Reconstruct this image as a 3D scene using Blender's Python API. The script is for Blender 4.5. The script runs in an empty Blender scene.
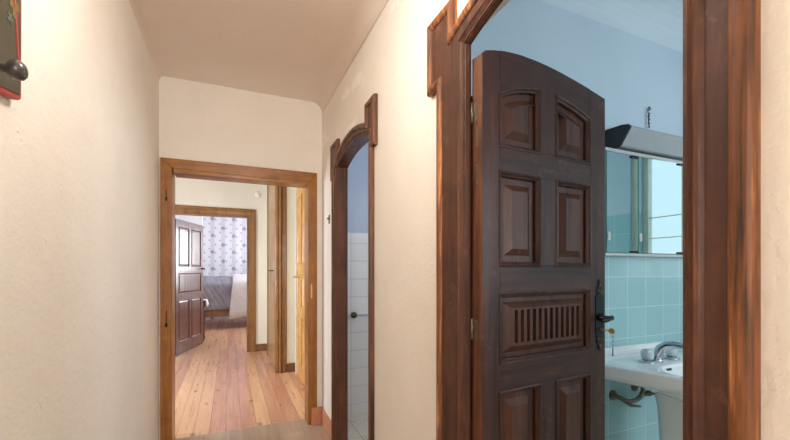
import bpy, bmesh, math, random
from mathutils import Vector, Matrix
random.seed(7)
PI = math.pi
SC = bpy.context.scene
COL = SC.collection

# ------------------------------------------------------------------ mesh helper
class MB:
    def __init__(self):
        self.v = []; self.f = []; self.sm = []
    def add(self, vs, fs, smooth=False):
        o = len(self.v)
        self.v += [tuple(p) for p in vs]
        for f in fs:
            self.f.append([i + o for i in f]); self.sm.append(smooth)
        return self
    def box(self, x0, x1, y0, y1, z0, z1):
        v = [(x, y, z) for x in (x0, x1) for y in (y0, y1) for z in (z0, z1)]
        return self.add(v, [(0, 1, 3, 2), (4, 6, 7, 5), (0, 4, 5, 1), (2, 3, 7, 6), (0, 2, 6, 4), (1, 5, 7, 3)])
    def prism(self, poly, a0, a1, mp):
        n = len(poly)
        v = [mp(p, a0) for p in poly] + [mp(p, a1) for p in poly]
        f = [list(range(n)), list(range(2 * n - 1, n - 1, -1))]
        f += [(i, (i + 1) % n, n + (i + 1) % n, n + i) for i in range(n)]
        return self.add(v, f)
    def sweep(self, path, prof, mp, closed=False, smooth=False):
        """profile of (offset to the left of the path, height) pairs carried along a 2-D path with mitred corners"""
        n = len(path); m = len(prof)
        nor = []
        for i in range(n):
            def seg(a, b):
                dx, dy = path[b][0] - path[a][0], path[b][1] - path[a][1]
                l = math.hypot(dx, dy) or 1e-9
                return (-dy / l, dx / l)
            if closed:
                n1, n2 = seg((i - 1) % n, i), seg(i, (i + 1) % n)
            else:
                n1 = seg(i - 1, i) if i else seg(0, 1)
                n2 = seg(i, i + 1) if i < n - 1 else n1
            sx, sy = n1[0] + n2[0], n1[1] + n2[1]
            l2 = sx * sx + sy * sy
            k = 2.0 / l2 if l2 > 1e-6 else 1.0
            nor.append((sx * k, sy * k))
        v = []
        for i in range(n):
            for off, hgt in prof:
                v.append(mp((path[i][0] + nor[i][0] * off, path[i][1] + nor[i][1] * off), hgt))
        f = []
        for i in range(n if closed else n - 1):
            j = (i + 1) % n
            for k in range(m):
                l = (k + 1) % m
                f.append((i * m + k, i * m + l, j * m + l, j * m + k))
        if not closed:
            f += [list(range(m)), list(range(n * m - 1, (n - 1) * m - 1, -1))]
        return self.add(v, f, smooth)
    def tube(self, pts, r, n=12, cap=True):
        pts = [Vector(p) for p in pts]
        rs = r if isinstance(r, (list, tuple)) else [r] * len(pts)
        v = []; prev = None
        for i, p in enumerate(pts):
            t = (pts[min(i + 1, len(pts) - 1)] - pts[max(i - 1, 0)]).normalized()
            if prev is None:
                a = t.orthogonal().normalized()
            else:
                a = (prev - t * prev.dot(t)).normalized()
            prev = a; b = t.cross(a)
            v += [p + (a * math.cos(2 * PI * k / n) + b * math.sin(2 * PI * k / n)) * rs[i] for k in range(n)]
        f = [(i * n + k, i * n + (k + 1) % n, (i + 1) * n + (k + 1) % n, (i + 1) * n + k)
             for i in range(len(pts) - 1) for k in range(n)]
        self.add(v, f, True)
        if cap:
            self.add(v[:n], [list(range(n))]); self.add(v[-n:], [list(range(n))])
        return self
    def lathe(self, prof, o=(0, 0, 0), axis=(0, 0, 1), n=24):
        ax = Vector(axis).normalized(); a = ax.orthogonal().normalized(); b = ax.cross(a); o = Vector(o)
        v = []
        for r, h in prof:
            v += [o + ax * h + (a * math.cos(2 * PI * k / n) + b * math.sin(2 * PI * k / n)) * r for k in range(n)]
        f = [(i * n + k, i * n + (k + 1) % n, (i + 1) * n + (k + 1) % n, (i + 1) * n + k)
             for i in range(len(prof) - 1) for k in range(n)]
        self.add(v, f, True)
        self.add(v[:n], [list(range(n))]); self.add(v[-n:], [list(range(n))])
        return self

def obj(name, mb, mat, parent=None, bevel=0, sub=0, seg=2):
    me = bpy.data.meshes.new(name)
    bm = bmesh.new()
    vs = [bm.verts.new(p) for p in mb.v]
    for f, s in zip(mb.f, mb.sm):
        try:
            fc = bm.faces.new([vs[i] for i in f]); fc.smooth = s
        except ValueError:
            pass
    bmesh.ops.remove_doubles(bm, verts=bm.verts, dist=1e-6)
    bmesh.ops.recalc_face_normals(bm, faces=bm.faces)
    bm.to_mesh(me); bm.free()
    o = bpy.data.objects.new(name, me); COL.objects.link(o)
    me.materials.append(mat)
    if parent: o.parent = parent
    if bevel:
        b = o.modifiers.new('bevel', 'BEVEL'); b.width = bevel; b.segments = seg; b.limit_method = 'ANGLE'; b.angle_limit = 0.6
    if sub:
        s = o.modifiers.new('sub', 'SUBSURF'); s.levels = sub; s.render_levels = sub
        for p in me.polygons: p.use_smooth = True
    return o

def tag(o, label, cat, group=None, kind=None):
    o['label'] = label; o['category'] = cat
    if group: o['group'] = group
    if kind: o['kind'] = kind
    return o

def thing(name, label, cat, loc=(0, 0, 0), rz=0, group=None, kind=None):
    e = bpy.data.objects.new(name, None); COL.objects.link(e); e.empty_display_size = .05
    e.location = loc; e.rotation_euler = (0, 0, rz)
    return tag(e, label, cat, group, kind)

def struct(name, mb, mat, label, cat, **k):
    return tag(obj(name, mb, mat, **k), label, cat, kind='structure')

def inset(poly, d):
    n = len(poly)
    area = sum(poly[i][0] * poly[(i + 1) % n][1] - poly[(i + 1) % n][0] * poly[i][1] for i in range(n))
    sg = 1 if area > 0 else -1
    out = []
    for i in range(n):
        def seg(a, b):
            dx, dy = poly[b][0] - poly[a][0], poly[b][1] - poly[a][1]
            l = math.hypot(dx, dy); return (-dy / l * sg, dx / l * sg)
        n1, n2 = seg((i - 1) % n, i), seg(i, (i + 1) % n)
        sx, sy = n1[0] + n2[0], n1[1] + n2[1]; k = 2 / (sx * sx + sy * sy)
        out.append((poly[i][0] + sx * k * d, poly[i][1] + sy * k * d))
    return out

mx = lambda p, a: (a, p[0], p[1])       # (y,z) outline, thickness along x
my = lambda p, a: (p[0], a, p[1])       # (x,z) outline, thickness along y
mz = lambda p, a: (p[0], p[1], a)       # (x,y) outline, thickness along z

# ------------------------------------------------------------------ materials
def lin(c):
    return tuple(((x / 255) / 12.92 if x / 255 <= .04045 else ((x / 255 + .055) / 1.055) ** 2.4) for x in c) + (1,)

class NT:
    def __init__(self, name):
        self.m = bpy.data.materials.new(name); self.m.use_nodes = True
        self.t = self.m.node_tree; self.b = self.t.nodes['Principled BSDF']
    def n(self, typ, **kw):
        nd = self.t.nodes.new(typ)
        for k, v in kw.items():
            if k in nd.inputs.keys(): nd.inputs[k].default_value = v
            else: setattr(nd, k, v)
        return nd
    def l(self, a, b): self.t.links.new(a, b)
    def coord(self, scale=(1, 1, 1), loc=(0, 0, 0), rot=(0, 0, 0)):
        c = self.n('ShaderNodeTexCoord'); mp = self.n('ShaderNodeMapping')
        mp.inputs['Scale'].default_value = scale; mp.inputs['Location'].default_value = loc; mp.inputs['Rotation'].default_value = rot
        self.l(c.outputs['Object'], mp.inputs['Vector']); return mp.outputs['Vector']
    def noise(self, vec, scale, detail=4, rough=.55, dist=0):
        nd = self.n('ShaderNodeTexNoise'); nd.inputs['Scale'].default_value = scale
        nd.inputs['Detail'].default_value = detail; nd.inputs['Roughness'].default_value = rough; nd.inputs['Distortion'].default_value = dist
        self.l(vec, nd.inputs['Vector']); return nd.outputs['Fac']
    def ramp(self, fac, stops):
        r = self.n('ShaderNodeValToRGB'); e = r.color_ramp.elements
        while len(e) < len(stops): e.new(.5)
        for i, (p, c) in enumerate(stops): e[i].position = p; e[i].color = c
        self.l(fac, r.inputs['Fac']); return r.outputs['Color']
    def mix(self, fac, a, b, mode='MIX'):
        m = self.n('ShaderNodeMix'); m.data_type = 'RGBA'; m.blend_type = mode
        for s, x in ((m.inputs[0], fac), (m.inputs[6], a), (m.inputs[7], b)):
            if hasattr(x, 'links'): self.l(x, s)
            else: s.default_value = x
        return m.outputs[2]
    def math(self, op, a, b=0.0):
        m = self.n('ShaderNodeMath'); m.operation = op
        for s, x in ((m.inputs[0], a), (m.inputs[1], b)):
            if hasattr(x, 'links'): self.l(x, s)
            else: s.default_value = x
        return m.outputs[0]
    def bump(self, h, strength=.3, dist=.01, prev=None):
        b = self.n('ShaderNodeBump'); b.inputs['Strength'].default_value = strength; b.inputs['Distance'].default_value = dist
        self.l(h, b.inputs['Height'])
        if prev: self.l(prev, b.inputs['Normal'])
        self.l(b.outputs['Normal'], self.b.inputs['Normal']); return b.outputs['Normal']
    def fin(self, col=None, rough=.5, metal=0, spec=.5, coat=0):
        if col is not None:
            if hasattr(col, 'links'): self.l(col, self.b.inputs['Base Color'])
            else: self.b.inputs['Base Color'].default_value = col
        if hasattr(rough, 'links'): self.l(rough, self.b.inputs['Roughness'])
        else: self.b.inputs['Roughness'].default_value = rough
        self.b.inputs['Metallic'].default_value = metal
        self.b.inputs['Specular IOR Level'].default_value = spec
        self.b.inputs['Coat Weight'].default_value = coat
        self.b.inputs['Coat Roughness'].default_value = .15
        return self.m

def plain(name, c, rough=.5, metal=0, spec=.5, coat=0, var=.06):
    t = NT(name); v = t.coord()
    f = t.noise(v, 18, 3)
    base = lin(c); dk = tuple(x * (1 - var) for x in base[:3]) + (1,); lt = tuple(min(1, x * (1 + var)) for x in base[:3]) + (1,)
    return t.fin(t.ramp(f, [(.3, dk), (.7, lt)]), rough, metal, spec, coat)

def plaster(name, c, c2, bump=.35, patch=None):
    t = NT(name); v = t.coord()
    big = t.noise(v, 1.3, 5, .6); fine = t.noise(v, 55, 5, .65); mid = t.noise(v, 9, 4, .6)
    col = t.ramp(big, [(.35, lin(c2)), (.65, lin(c))])
    if patch:
        pv = t.coord((1.0, .9, 3.2), (3.1, 1.7, .4), (.5, 0, 0))
        pf = t.ramp(t.noise(pv, 1.5, 5, .6), [(.56, (0, 0, 0, 1)), (.60, (1, 1, 1, 1))])
        sep = t.n('ShaderNodeSeparateXYZ'); t.l(t.coord(), sep.inputs[0])
        hi = t.ramp(t.math('MULTIPLY', sep.outputs['Z'], 1 / 3.0), [(.74, (0, 0, 0, 1)), (.80, (1, 1, 1, 1))])
        col = t.mix(t.math('MULTIPLY', pf, hi), col, lin(patch))
    # small raised pimples of paint, in clusters
    vo = t.n('ShaderNodeTexVoronoi'); vo.inputs['Scale'].default_value = 30; t.l(v, vo.inputs['Vector'])
    pim = t.ramp(vo.outputs['Distance'], [(.0, (1, 1, 1, 1)), (.22, (0, 0, 0, 1))])
    cl = t.ramp(t.noise(v, 4.5, 3), [(.53, (0, 0, 0, 1)), (.66, (1, 1, 1, 1))])
    hgt = t.math('ADD', t.math('MULTIPLY', fine, .35), t.math('ADD', t.math('MULTIPLY', mid, .5), t.math('MULTIPLY', t.math('MULTIPLY', pim, cl), .35)))
    t.bump(hgt, bump, .012)
    return t.fin(col, .75, spec=.25)

def wood(name, dark, mid, light, axis='z', scale=1.0, rough=.35, streak=.62, coat=.15, bump=.15, wear=None, blotch=.45):
    t = NT(name)
    s = {'z': (16, 16, .9), 'y': (16, .9, 16), 'x': (.9, 16, 16)}[axis]
    v = t.coord(tuple(k * scale for k in s)); g = t.coord(tuple(k * scale * 5 for k in s)); w = t.coord()
    a = t.noise(v, 1.6, 5, .6, .4); b = t.noise(g, 1.5, 4, .7)
    col = t.ramp(a, [(.30, lin(dark)), (.5, lin(mid)), (streak, lin(mid)), (min(.97, streak + .13), lin(light))])
    fine = t.ramp(b, [(.35, (.62, .62, .62, 1)), (.6, (1, 1, 1, 1))])
    col = t.mix(.75, col, fine, 'MULTIPLY')
    if wear:
        wf = t.ramp(t.noise(w, 26, 6, .75), [(.52, (0, 0, 0, 1)), (.64, (1, 1, 1, 1))])
        wm = t.ramp(t.noise(w, 3.2, 2), [(.52, (0, 0, 0, 1)), (.66, (1, 1, 1, 1))])
        col = t.mix(t.math('MULTIPLY', t.math('MULTIPLY', wf, wm), .36), col, lin(wear))
    bl = t.ramp(t.noise(w, 5.5, 4, .65, .8), [(.38, (.58, .56, .55, 1)), (.60, (1, 1, 1, 1))])
    col = t.mix(blotch, col, bl, 'MULTIPLY')
    t.bump(b, bump, .002)
    r = t.ramp(a, [(.3, (rough + .1,) * 3 + (1,)), (.7, (rough - .05,) * 3 + (1,))])
    return t.fin(col, r, spec=.35, coat=coat)

def boards(name, cols, width, length, gap, rough=.35, knots=True, off=(0, 0, 0), gapcol=(70, 50, 42)):
    t = NT(name)
    c = t.n('ShaderNodeTexCoord'); sp = t.n('ShaderNodeSeparateXYZ'); cb = t.n('ShaderNodeCombineXYZ')
    t.l(c.outputs['Object'], sp.inputs[0]); t.l(sp.outputs['Y'], cb.inputs['X']); t.l(sp.outputs['X'], cb.inputs['Y'])
    mp = t.n('ShaderNodeMapping'); mp.inputs['Location'].default_value = off; t.l(cb.outputs[0], mp.inputs['Vector'])
    br = t.n('ShaderNodeTexBrick'); br.offset = .37; br.offset_frequency = 2
    t.l(mp.outputs[0], br.inputs['Vector'])
    br.inputs['Color1'].default_value = (0, 0, 0, 1); br.inputs['Color2'].default_value = (1, 1, 1, 1); br.inputs['Mortar'].default_value = (.5, .5, .5, 1)
    for k, x in (('Scale', 1), ('Mortar Size', gap), ('Mortar Smooth', .2), ('Brick Width', length), ('Row Height', width), ('Bias', 0)):
        br.inputs[k].default_value = x
    v = t.coord((14, .8, 14)); v2 = t.coord((70, 3, 70)); w = t.coord()
    # each board shifts the grain
    gr = t.noise(v, 1.3, 5, .6, .6); fn = t.noise(v2, 1.2, 4, .65)
    tone = t.math('ADD', t.math('MULTIPLY', br.outputs['Color'], .40), t.math('MULTIPLY', gr, .70))
    st = [(.15 + .7 * i / (len(cols) - 1), lin(k)) for i, k in enumerate(cols)]
    col = t.ramp(tone, st)
    col = t.mix(.45, col, t.ramp(fn, [(.3, (.72, .68, .66, 1)), (.6, (1, 1, 1, 1))]), 'MULTIPLY')
    if knots:
        vo = t.n('ShaderNodeTexVoronoi'); vo.inputs['Scale'].default_value = 1
        t.l(t.coord((5.5, 2.6, 5)), vo.inputs['Vector'])
        k = t.ramp(vo.outputs['Distance'], [(.06, (1, 1, 1, 1)), (.15, (0, 0, 0, 1))])
        col = t.mix(t.math('MULTIPLY', k, .75), col, lin((112, 66, 56)))
    col = t.mix(br.outputs['Fac'], col, lin(gapcol))
    n1 = t.bump(t.math('SUBTRACT', 1.0, br.outputs['Fac']), .4, .004)
    t.bump(fn, .12, .002, n1)
    return t.fin(col, t.ramp(gr, [(.3, (rough + .08,) * 3 + (1,)), (.7, (rough - .06,) * 3 + (1,))]), spec=.5, coat=.1)

def tiles(name, c1, c2, grout, w, hgt, x0, z0, plane='xz', rough=.12, gap=.0035, upper=None, zt=None):
    t = NT(name)
    c = t.n('ShaderNodeTexCoord'); sp = t.n('ShaderNodeSeparateXYZ'); cb = t.n('ShaderNodeCombineXYZ')
    t.l(c.outputs['Object'], sp.inputs[0])
    A, B = {'xz': ('X', 'Z'), 'yz': ('Y', 'Z'), 'xy': ('X', 'Y')}[plane]
    t.l(t.math('SUBTRACT', sp.outputs[A], x0 - 40 * w), cb.inputs['X']); t.l(t.math('SUBTRACT', sp.outputs[B], z0 - 40 * hgt), cb.inputs['Y'])
    br = t.n('ShaderNodeTexBrick'); br.offset = 0
    t.l(cb.outputs[0], br.inputs['Vector'])
    br.inputs['Color1'].default_value = lin(c1); br.inputs['Color2'].default_value = lin(c2); br.inputs['Mortar'].default_value = lin(grout)
    for k, x in (('Scale', 1), ('Mortar Size', gap), ('Mortar Smooth', .3), ('Brick Width', w), ('Row Height', hgt), ('Bias', 0)):
        br.inputs[k].default_value = x
    n1 = t.bump(t.math('SUBTRACT', 1.0, br.outputs['Fac']), .5, .003)
    t.bump(t.noise(t.coord(), 7, 2), .06, .01, n1)
    return t.fin(br.outputs['Color'], rough, spec=.5)

M = {}
M['wall'] = plaster('corridor_plaster', (232, 225, 215), (225, 217, 206), .6)
M['ceil'] = plaster('ceiling_plaster', (252, 242, 233), (248, 237, 227), .3)
M['wall_r'] = plaster('scraped_corridor_plaster', (232, 225, 215), (225, 217, 206), .6, patch=(240, 234, 224))
M['hall'] = plaster('hall_plaster', (230, 227, 213), (224, 220, 206), .2)
M['bath'] = plaster('blue_plaster', (194, 208, 218), (187, 202, 213), .2)
M['bathc'] = plaster('pale_blue_ceiling', (208, 218, 225), (201, 212, 220), .15)
M['wash'] = plaster('violet_blue_plaster', (186, 196, 214), (180, 190, 209), .2)
M['white'] = plaster('white_plaster', (238, 236, 238), (230, 228, 232), .2)
M['frame'] = wood('walnut_frame', (48, 27, 18), (94, 56, 37), (156, 98, 58), rough=.56, coat=.03, blotch=.6, wear=(140, 110, 90))
M['frame_face'] = wood('walnut_frame_face', (50, 29, 20), (86, 52, 36), (120, 74, 49), rough=.58, coat=.03, blotch=.65, wear=(150, 118, 98))
M['bead'] = wood('walnut_bead', (46, 26, 15), (132, 80, 44), (208, 142, 86), scale=1.5, rough=.56, coat=.03, streak=.55, blotch=.7)
M['reveal'] = wood('dark_walnut_reveal', (38, 20, 15), (62, 34, 26), (86, 50, 36), rough=.45)
M['leaf'] = wood('dark_walnut_leaf', (32, 16, 11), (70, 38, 27), (112, 65, 45), rough=.42, coat=.06, wear=(140, 116, 102))
M['leafx'] = wood('dark_walnut_rail', (32, 16, 11), (68, 37, 26), (108, 63, 43), axis='x', rough=.42, coat=.06, wear=(148, 124, 110))
M['panel'] = wood('dark_walnut_panel', (38, 19, 12), (84, 47, 31), (126, 76, 51), rough=.4, coat=.08)
M['mould'] = wood('dark_walnut_moulding', (34, 17, 11), (70, 39, 27), (108, 65, 44), rough=.42, coat=.06)
M['dark'] = wood('old_oak_frame', (54, 31, 20), (102, 62, 41), (148, 94, 60), rough=.42)
M['darkb'] = wood('old_oak_bead', (60, 36, 24), (112, 72, 50), (146, 100, 72), rough=.42)
M['ochre'] = wood('ochre_varnished_frame', (134, 84, 34), (168, 110, 50), (182, 124, 62), scale=.7, rough=.32, coat=.2)
M['ochrex'] = wood('ochre_varnished_header', (134, 84, 34), (168, 110, 50), (182, 124, 62), axis='x', scale=.7, rough=.32, coat=.2)
M['brown'] = wood('brown_hall_frame', (124, 86, 46), (152, 108, 60), (164, 120, 70), scale=.7, rough=.32, coat=.2)
M['brownx'] = wood('brown_hall_header', (124, 86, 46), (152, 108, 60), (164, 120, 70), axis='x', scale=.7, rough=.32, coat=.2)
M['pine'] = wood('yellow_pine', (196, 140, 70), (226, 176, 104), (238, 198, 132), scale=.7, rough=.35)
M['tan'] = wood('tan_door', (150, 112, 76), (186, 148, 108), (204, 170, 130), scale=.7, rough=.35)
M['mahog'] = wood('glossy_mahogany', (74, 40, 30), (112, 64, 50), (132, 80, 62), scale=.7, rough=.32, coat=.5)
M['mahogd'] = wood('glossy_mahogany_groove', (52, 26, 20), (80, 42, 32), (96, 54, 42), scale=.7, rough=.3, coat=.6)
M['floor'] = boards('grey_brown_laminate', [(150, 126, 106), (170, 146, 124), (186, 164, 142)], .19, 1.25, .0012, .38, False, gapcol=(120, 100, 84))
M['pinefloor'] = boards('old_pine_boards', [(164, 112, 98), (198, 144, 116), (220, 176, 134), (204, 156, 130)], .125, 3.6, .0022, .3, True, (0, .035, 0), (120, 86, 72))
M['sill'] = boards('worn_threshold', [(170, 150, 130), (190, 170, 150)], .5, 3, .001, .45, False)
M['terra'] = plain('terracotta_skirting', (190, 130, 98), .35, var=.12)
M['brownskirt'] = plain('brown_skirting', (118, 78, 46), .4, var=.1)
M['bt'] = tiles('turquoise_tiles', (164, 200, 202), (157, 194, 197), (196, 218, 220), .178, .196, 2.518, 1.325, 'xz', .12)
M['btx'] = tiles('turquoise_tiles_end', (164, 200, 202), (157, 194, 197), (196, 218, 220), .178, .196, 0, 1.325, 'yz', .12)
M['wt'] = tiles('white_tiles', (238, 236, 234), (233, 232, 231), (206, 206, 210), .2, .17, 1.052, .943, 'xz', .15)
M['wtx'] = tiles('white_tiles_side', (232, 233, 236), (226, 228, 232), (176, 180, 190), .2, .17, 0, .943, 'yz', .15)
def terrazzo():
    t = NT('terrazzo'); vo = t.n('ShaderNodeTexVoronoi'); vo.inputs['Scale'].default_value = 120
    t.l(t.coord(), vo.inputs['Vector'])
    sp = t.n('ShaderNodeSeparateXYZ'); t.l(vo.outputs['Color'], sp.inputs[0])
    col = t.ramp(sp.outputs[0], [(.0, lin((186, 174, 156))), (.2, lin((224, 214, 198))), (.7, lin((234, 226, 212))), (.95, lin((204, 194, 178)))])
    br = t.n('ShaderNodeTexBrick'); br.offset = 0; t.l(t.coord(), br.inputs['Vector'])
    for k, x in (('Scale', 1), ('Mortar Size', .003), ('Brick Width', .33), ('Row Height', .33)): br.inputs[k].default_value = x
    return t.fin(t.mix(br.outputs['Fac'], col, lin((150, 144, 136))), .3)
M['terrazzo'] = terrazzo()
M['iron'] = plain('black_iron', (30, 30, 34), .35, .6, var=.2)
M['brass'] = plain('brass', (218, 180, 118), .4, .6)
M['oldbrass'] = plain('aged_brass', (104, 84, 60), .45, .8, var=.2)
M['steel'] = plain('dull_steel', (120, 108, 92), .4, .8, var=.15)
M['chrome'] = plain('chrome', (196, 204, 210), .12, 1, var=.02)
M['pipe'] = plain('tarnished_pipe', (128, 118, 106), .35, .85, var=.25)
M['porcelain'] = plain('porcelain', (238, 238, 238), .08, coat=.5, var=.01)
M['mirror'] = plain('mirror_silver', (198, 222, 222), .012, 1, var=.0)
M['glassedge'] = plain('green_glass_edge', (60, 132, 122), .15, var=.02)
M['alu'] = plain('pale_metal_trim', (196, 196, 192), .35, .4, var=.03)
M['lampcover'] = plain('grey_diffuser', (158, 162, 164), .45, var=.04)
M['black'] = plain('black_plastic', (22, 22, 24), .4, var=.05)
M['red'] = plain('painted_red', (160, 60, 52), .5, var=.08)
M['wire'] = plain('twisted_wire', (66, 60, 58), .6)
M['plastic'] = plain('white_plastic', (232, 228, 214), .4)
M['green'] = plain('green_tag', (40, 130, 84), .5)
M['cotton'] = plain('cream_blanket', (212, 211, 214), .9, spec=.1, var=.05)
M['linen'] = plain('white_linen', (236, 236, 240), .9, spec=.1)
def acrylic():
    t = NT('clear_acrylic'); t.b.inputs['Transmission Weight'].default_value = .55; t.b.inputs['IOR'].default_value = 1.45
    return t.fin((.86, .92, .96, 1), .12)
M['acrylic'] = acrylic()
def glass():
    t = NT('window_glass'); tr = t.n('ShaderNodeBsdfTransparent'); gl = t.n('ShaderNodeBsdfGlossy'); mx_ = t.n('ShaderNodeMixShader')
    gl.inputs['Roughness'].default_value = .02; mx_.inputs[0].default_value = .06
    t.l(tr.outputs[0], mx_.inputs[1]); t.l(gl.outputs[0], mx_.inputs[2])
    t.l(mx_.outputs[0], t.t.nodes['Material Output'].inputs['Surface']); return t.m
M['glass'] = glass()
def emit(name, c, s):
    t = NT(name); t.b.inputs['Emission Color'].default_value = lin(c); t.b.inputs['Emission Strength'].default_value = s
    return t.fin(lin(c), .4)
def opal():
    t = NT('opal_glass'); tr = t.n('ShaderNodeBsdfTranslucent'); tp = t.n('ShaderNodeBsdfTransparent'); mm = t.n('ShaderNodeMixShader'); mm.inputs[0].default_value = .8
    t.l(tr.outputs[0], mm.inputs[1]); t.l(tp.outputs[0], mm.inputs[2]); t.l(mm.outputs[0], t.t.nodes['Material Output'].inputs['Surface']); return t.m
M['opal'] = opal()
M['globe'] = emit('lit_opal_glass', (255, 226, 186), 3)
def spread():
    t = NT('grey_bedspread'); v = t.coord((1, 1, 1), (0, 0, 0), (0, .55, 0))
    w = t.n('ShaderNodeTexWave'); w.inputs['Scale'].default_value = 3.2; w.inputs['Distortion'].default_value = 2.5; w.inputs['Detail'].default_value = 3
    t.l(v, w.inputs['Vector']); t.bump(w.outputs['Fac'], .22, .03)
    return t.fin(t.ramp(t.noise(t.coord(), 5), [(.3, lin((126, 126, 138))), (.7, lin((150, 150, 160)))]), .6, spec=.4)
M['spread'] = spread()
def wallpaper():
    t = NT('floral_wallpaper')
    sp = t.n('ShaderNodeSeparateXYZ'); t.l(t.coord(), sp.inputs[0]); X, Z = sp.outputs['X'], sp.outputs['Z']
    P = .27
    u = t.math('DIVIDE', t.math('ADD', X, 10.03), P)
    def cell(a, off=0.0):        # distance from the nearest integer
        fr = t.math('FRACT', t.math('ADD', a, off)); return t.math('ABSOLUTE', t.math('SUBTRACT', fr, .5))
    idx = t.math('FLOOR', u); odd = t.math('MODULO', idx, 2.0)
    du = t.math('MULTIPLY', cell(u), P)                                          # metres from the band's middle
    zr = t.math('DIVIDE', Z, .46); zz = t.math('ADD', zr, t.math('MULTIPLY', odd, .45))
    nz = t.noise(t.coord(), 26, 3, .7)
    band = t.ramp(du, [(.0, (1, 1, 1, 1)), (.045, (1, 1, 1, 1)), (.052, (0, 0, 0, 1))])
    base = t.mix(t.math('MULTIPLY', band, .8), lin((212, 212, 220)), lin((188, 188, 200)))
    # bouquets on the bands
    dz = t.math('MULTIPLY', cell(zz), .46)
    d = t.math('SQRT', t.math('ADD', t.math('POWER', du, 2.0), t.math('POWER', dz, 2.0)))
    dd = t.math('ADD', d, t.math('MULTIPLY', t.math('SUBTRACT', nz, .5), .09))
    fl = t.ramp(dd, [(.040, (1, 1, 1, 1)), (.058, (0, 0, 0, 1))])
    hue = t.ramp(t.noise(t.coord(), 40, 2), [(.42, lin((158, 126, 136))), (.5, lin((136, 130, 148))), (.6, lin((124, 132, 134)))])
    base = t.mix(t.math('MULTIPLY', fl, .85), base, hue)
    # sprigs between the bands
    du2 = t.math('MULTIPLY', cell(u, .28), P); du3 = t.math('MULTIPLY', cell(u, .72), P)
    dza = t.math('MULTIPLY', cell(t.math('DIVIDE', Z, .23)), .23); dzb = t.math('MULTIPLY', cell(t.math('DIVIDE', Z, .23), .5), .23)
    for a, b in ((du2, dza), (du3, dzb)):
        q = t.math('SQRT', t.math('ADD', t.math('POWER', a, 2.0), t.math('POWER', t.math('MULTIPLY', b, .7), 2.0)))
        base = t.mix(t.math('MULTIPLY', t.ramp(q, [(.014, (1, 1, 1, 1)), (.022, (0, 0, 0, 1))]), .8), base, lin((150, 132, 142)))
    return t.fin(base, .8, spec=.2)
M['paper'] = wallpaper()

# ------------------------------------------------------------------ the corridor
XL, XR, YB = -.50, .76, 3.40          # left wall, right wall, back wall (faces)
HC = 2.865
struct('floor', MB().box(-.62, .83, -2.0, 3.535, -.1, 0), M['floor'], 'grey brown plank floor of the corridor', 'floor')
struct('wall_left', MB().box(-.62, XL, -2.0, 3.56, 0, 3.1), M['wall'], 'rough cream plastered wall on the left of the corridor', 'wall')
m = MB().box(-.62, -.4, -2.1, -2.0, 0, 3.1).box(.66, .83, -2.1, -2.0, 0, 3.1).box(-.4, .66, -2.1, -2.0, 0, 1.0).box(-.4, .66, -2.1, -2.0, 2.4, 3.1)
struct('wall_front', m, M['wall'], 'cream plastered wall with an added window behind the viewer', 'wall')

def arc(ya, yb, zs, rise, n=20):
    w = (yb - ya) / 2; R = (w * w + rise * rise) / (2 * rise); c = (ya + yb) / 2
    a = math.asin(w / R)
    return [(c + R * math.sin(k), zs + rise - R + R * math.cos(k)) for k in [a - 2 * a * i / n for i in range(n + 1)]]   # from yb to ya

big = dict(yi=(.418, 1.112), yo=(.318, 1.290), yb=(.245, 1.366), yn=(.425, 1.180), hole=(.375, 1.23))
sml = dict(yi=(2.088, 2.842), yo=(2.046, 2.945), yb=(1.992, 2.985), yn=(2.146, 2.789), hole=(2.068, 2.872))
wr = [(-2.0, 0), (-2.0, 3.1), (3.56, 3.1), (3.56, 0)]
for d in (sml, big):
    wr += [(d['hole'][1], 0), (d['hole'][1], 2.238), (d['hole'][0], 2.238), (d['hole'][0], 0)]
struct('wall_right', MB().prism(wr, XR, .83, mx), M['wall_r'], 'cream plastered corridor wall pierced by two arched doorways', 'wall')

# back wall with its doorway
wb = [(XL, 0), (XL, 3.1), (XR, 3.1), (XR, 0), (.655, 0), (.655, 2.16), (-.425, 2.16), (-.425, 0)]
struct('wall_back', MB().prism(wb, YB, 3.56, my), M['wall'], 'cream plastered end wall of the corridor above the ochre door frame', 'wall')
# ceiling with soft coves
R = .045
def cove(cx, cz, a0, a1, r, n=8):
    return [(cx + r * math.cos(a0 + (a1 - a0) * i / n), cz + r * math.sin(a0 + (a1 - a0) * i / n)) for i in range(n + 1)]
prof = [(XL - .02, 2.98), (XL - .001, HC - R)] + cove(XL + R, HC - R, PI, PI / 2, R) + cove(XR - .09, HC - .09, PI / 2, 0, .09) + [(XR + .02, 2.98)]
cm = MB().prism(prof, -2.0, 3.41, my)
for i in range(len(cm.sm)): cm.sm[i] = i >= 2
ce = struct('ceiling', cm, M['ceil'], 'plain plastered corridor ceiling with rounded edges', 'ceiling')
struct('baseboard_back', MB().box(.662, .75, 3.362, 3.3785, 0, .15), M['terra'], 'terracotta skirting tile on the end wall beside the ochre door frame', 'baseboard', bevel=.003)
struct('baseboard_right', MB().box(.748, XR, 2.95, YB, 0, .14), M['terra'], 'terracotta skirting tile on the right wall by the further arched doorway', 'baseboard', bevel=.003)

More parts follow.
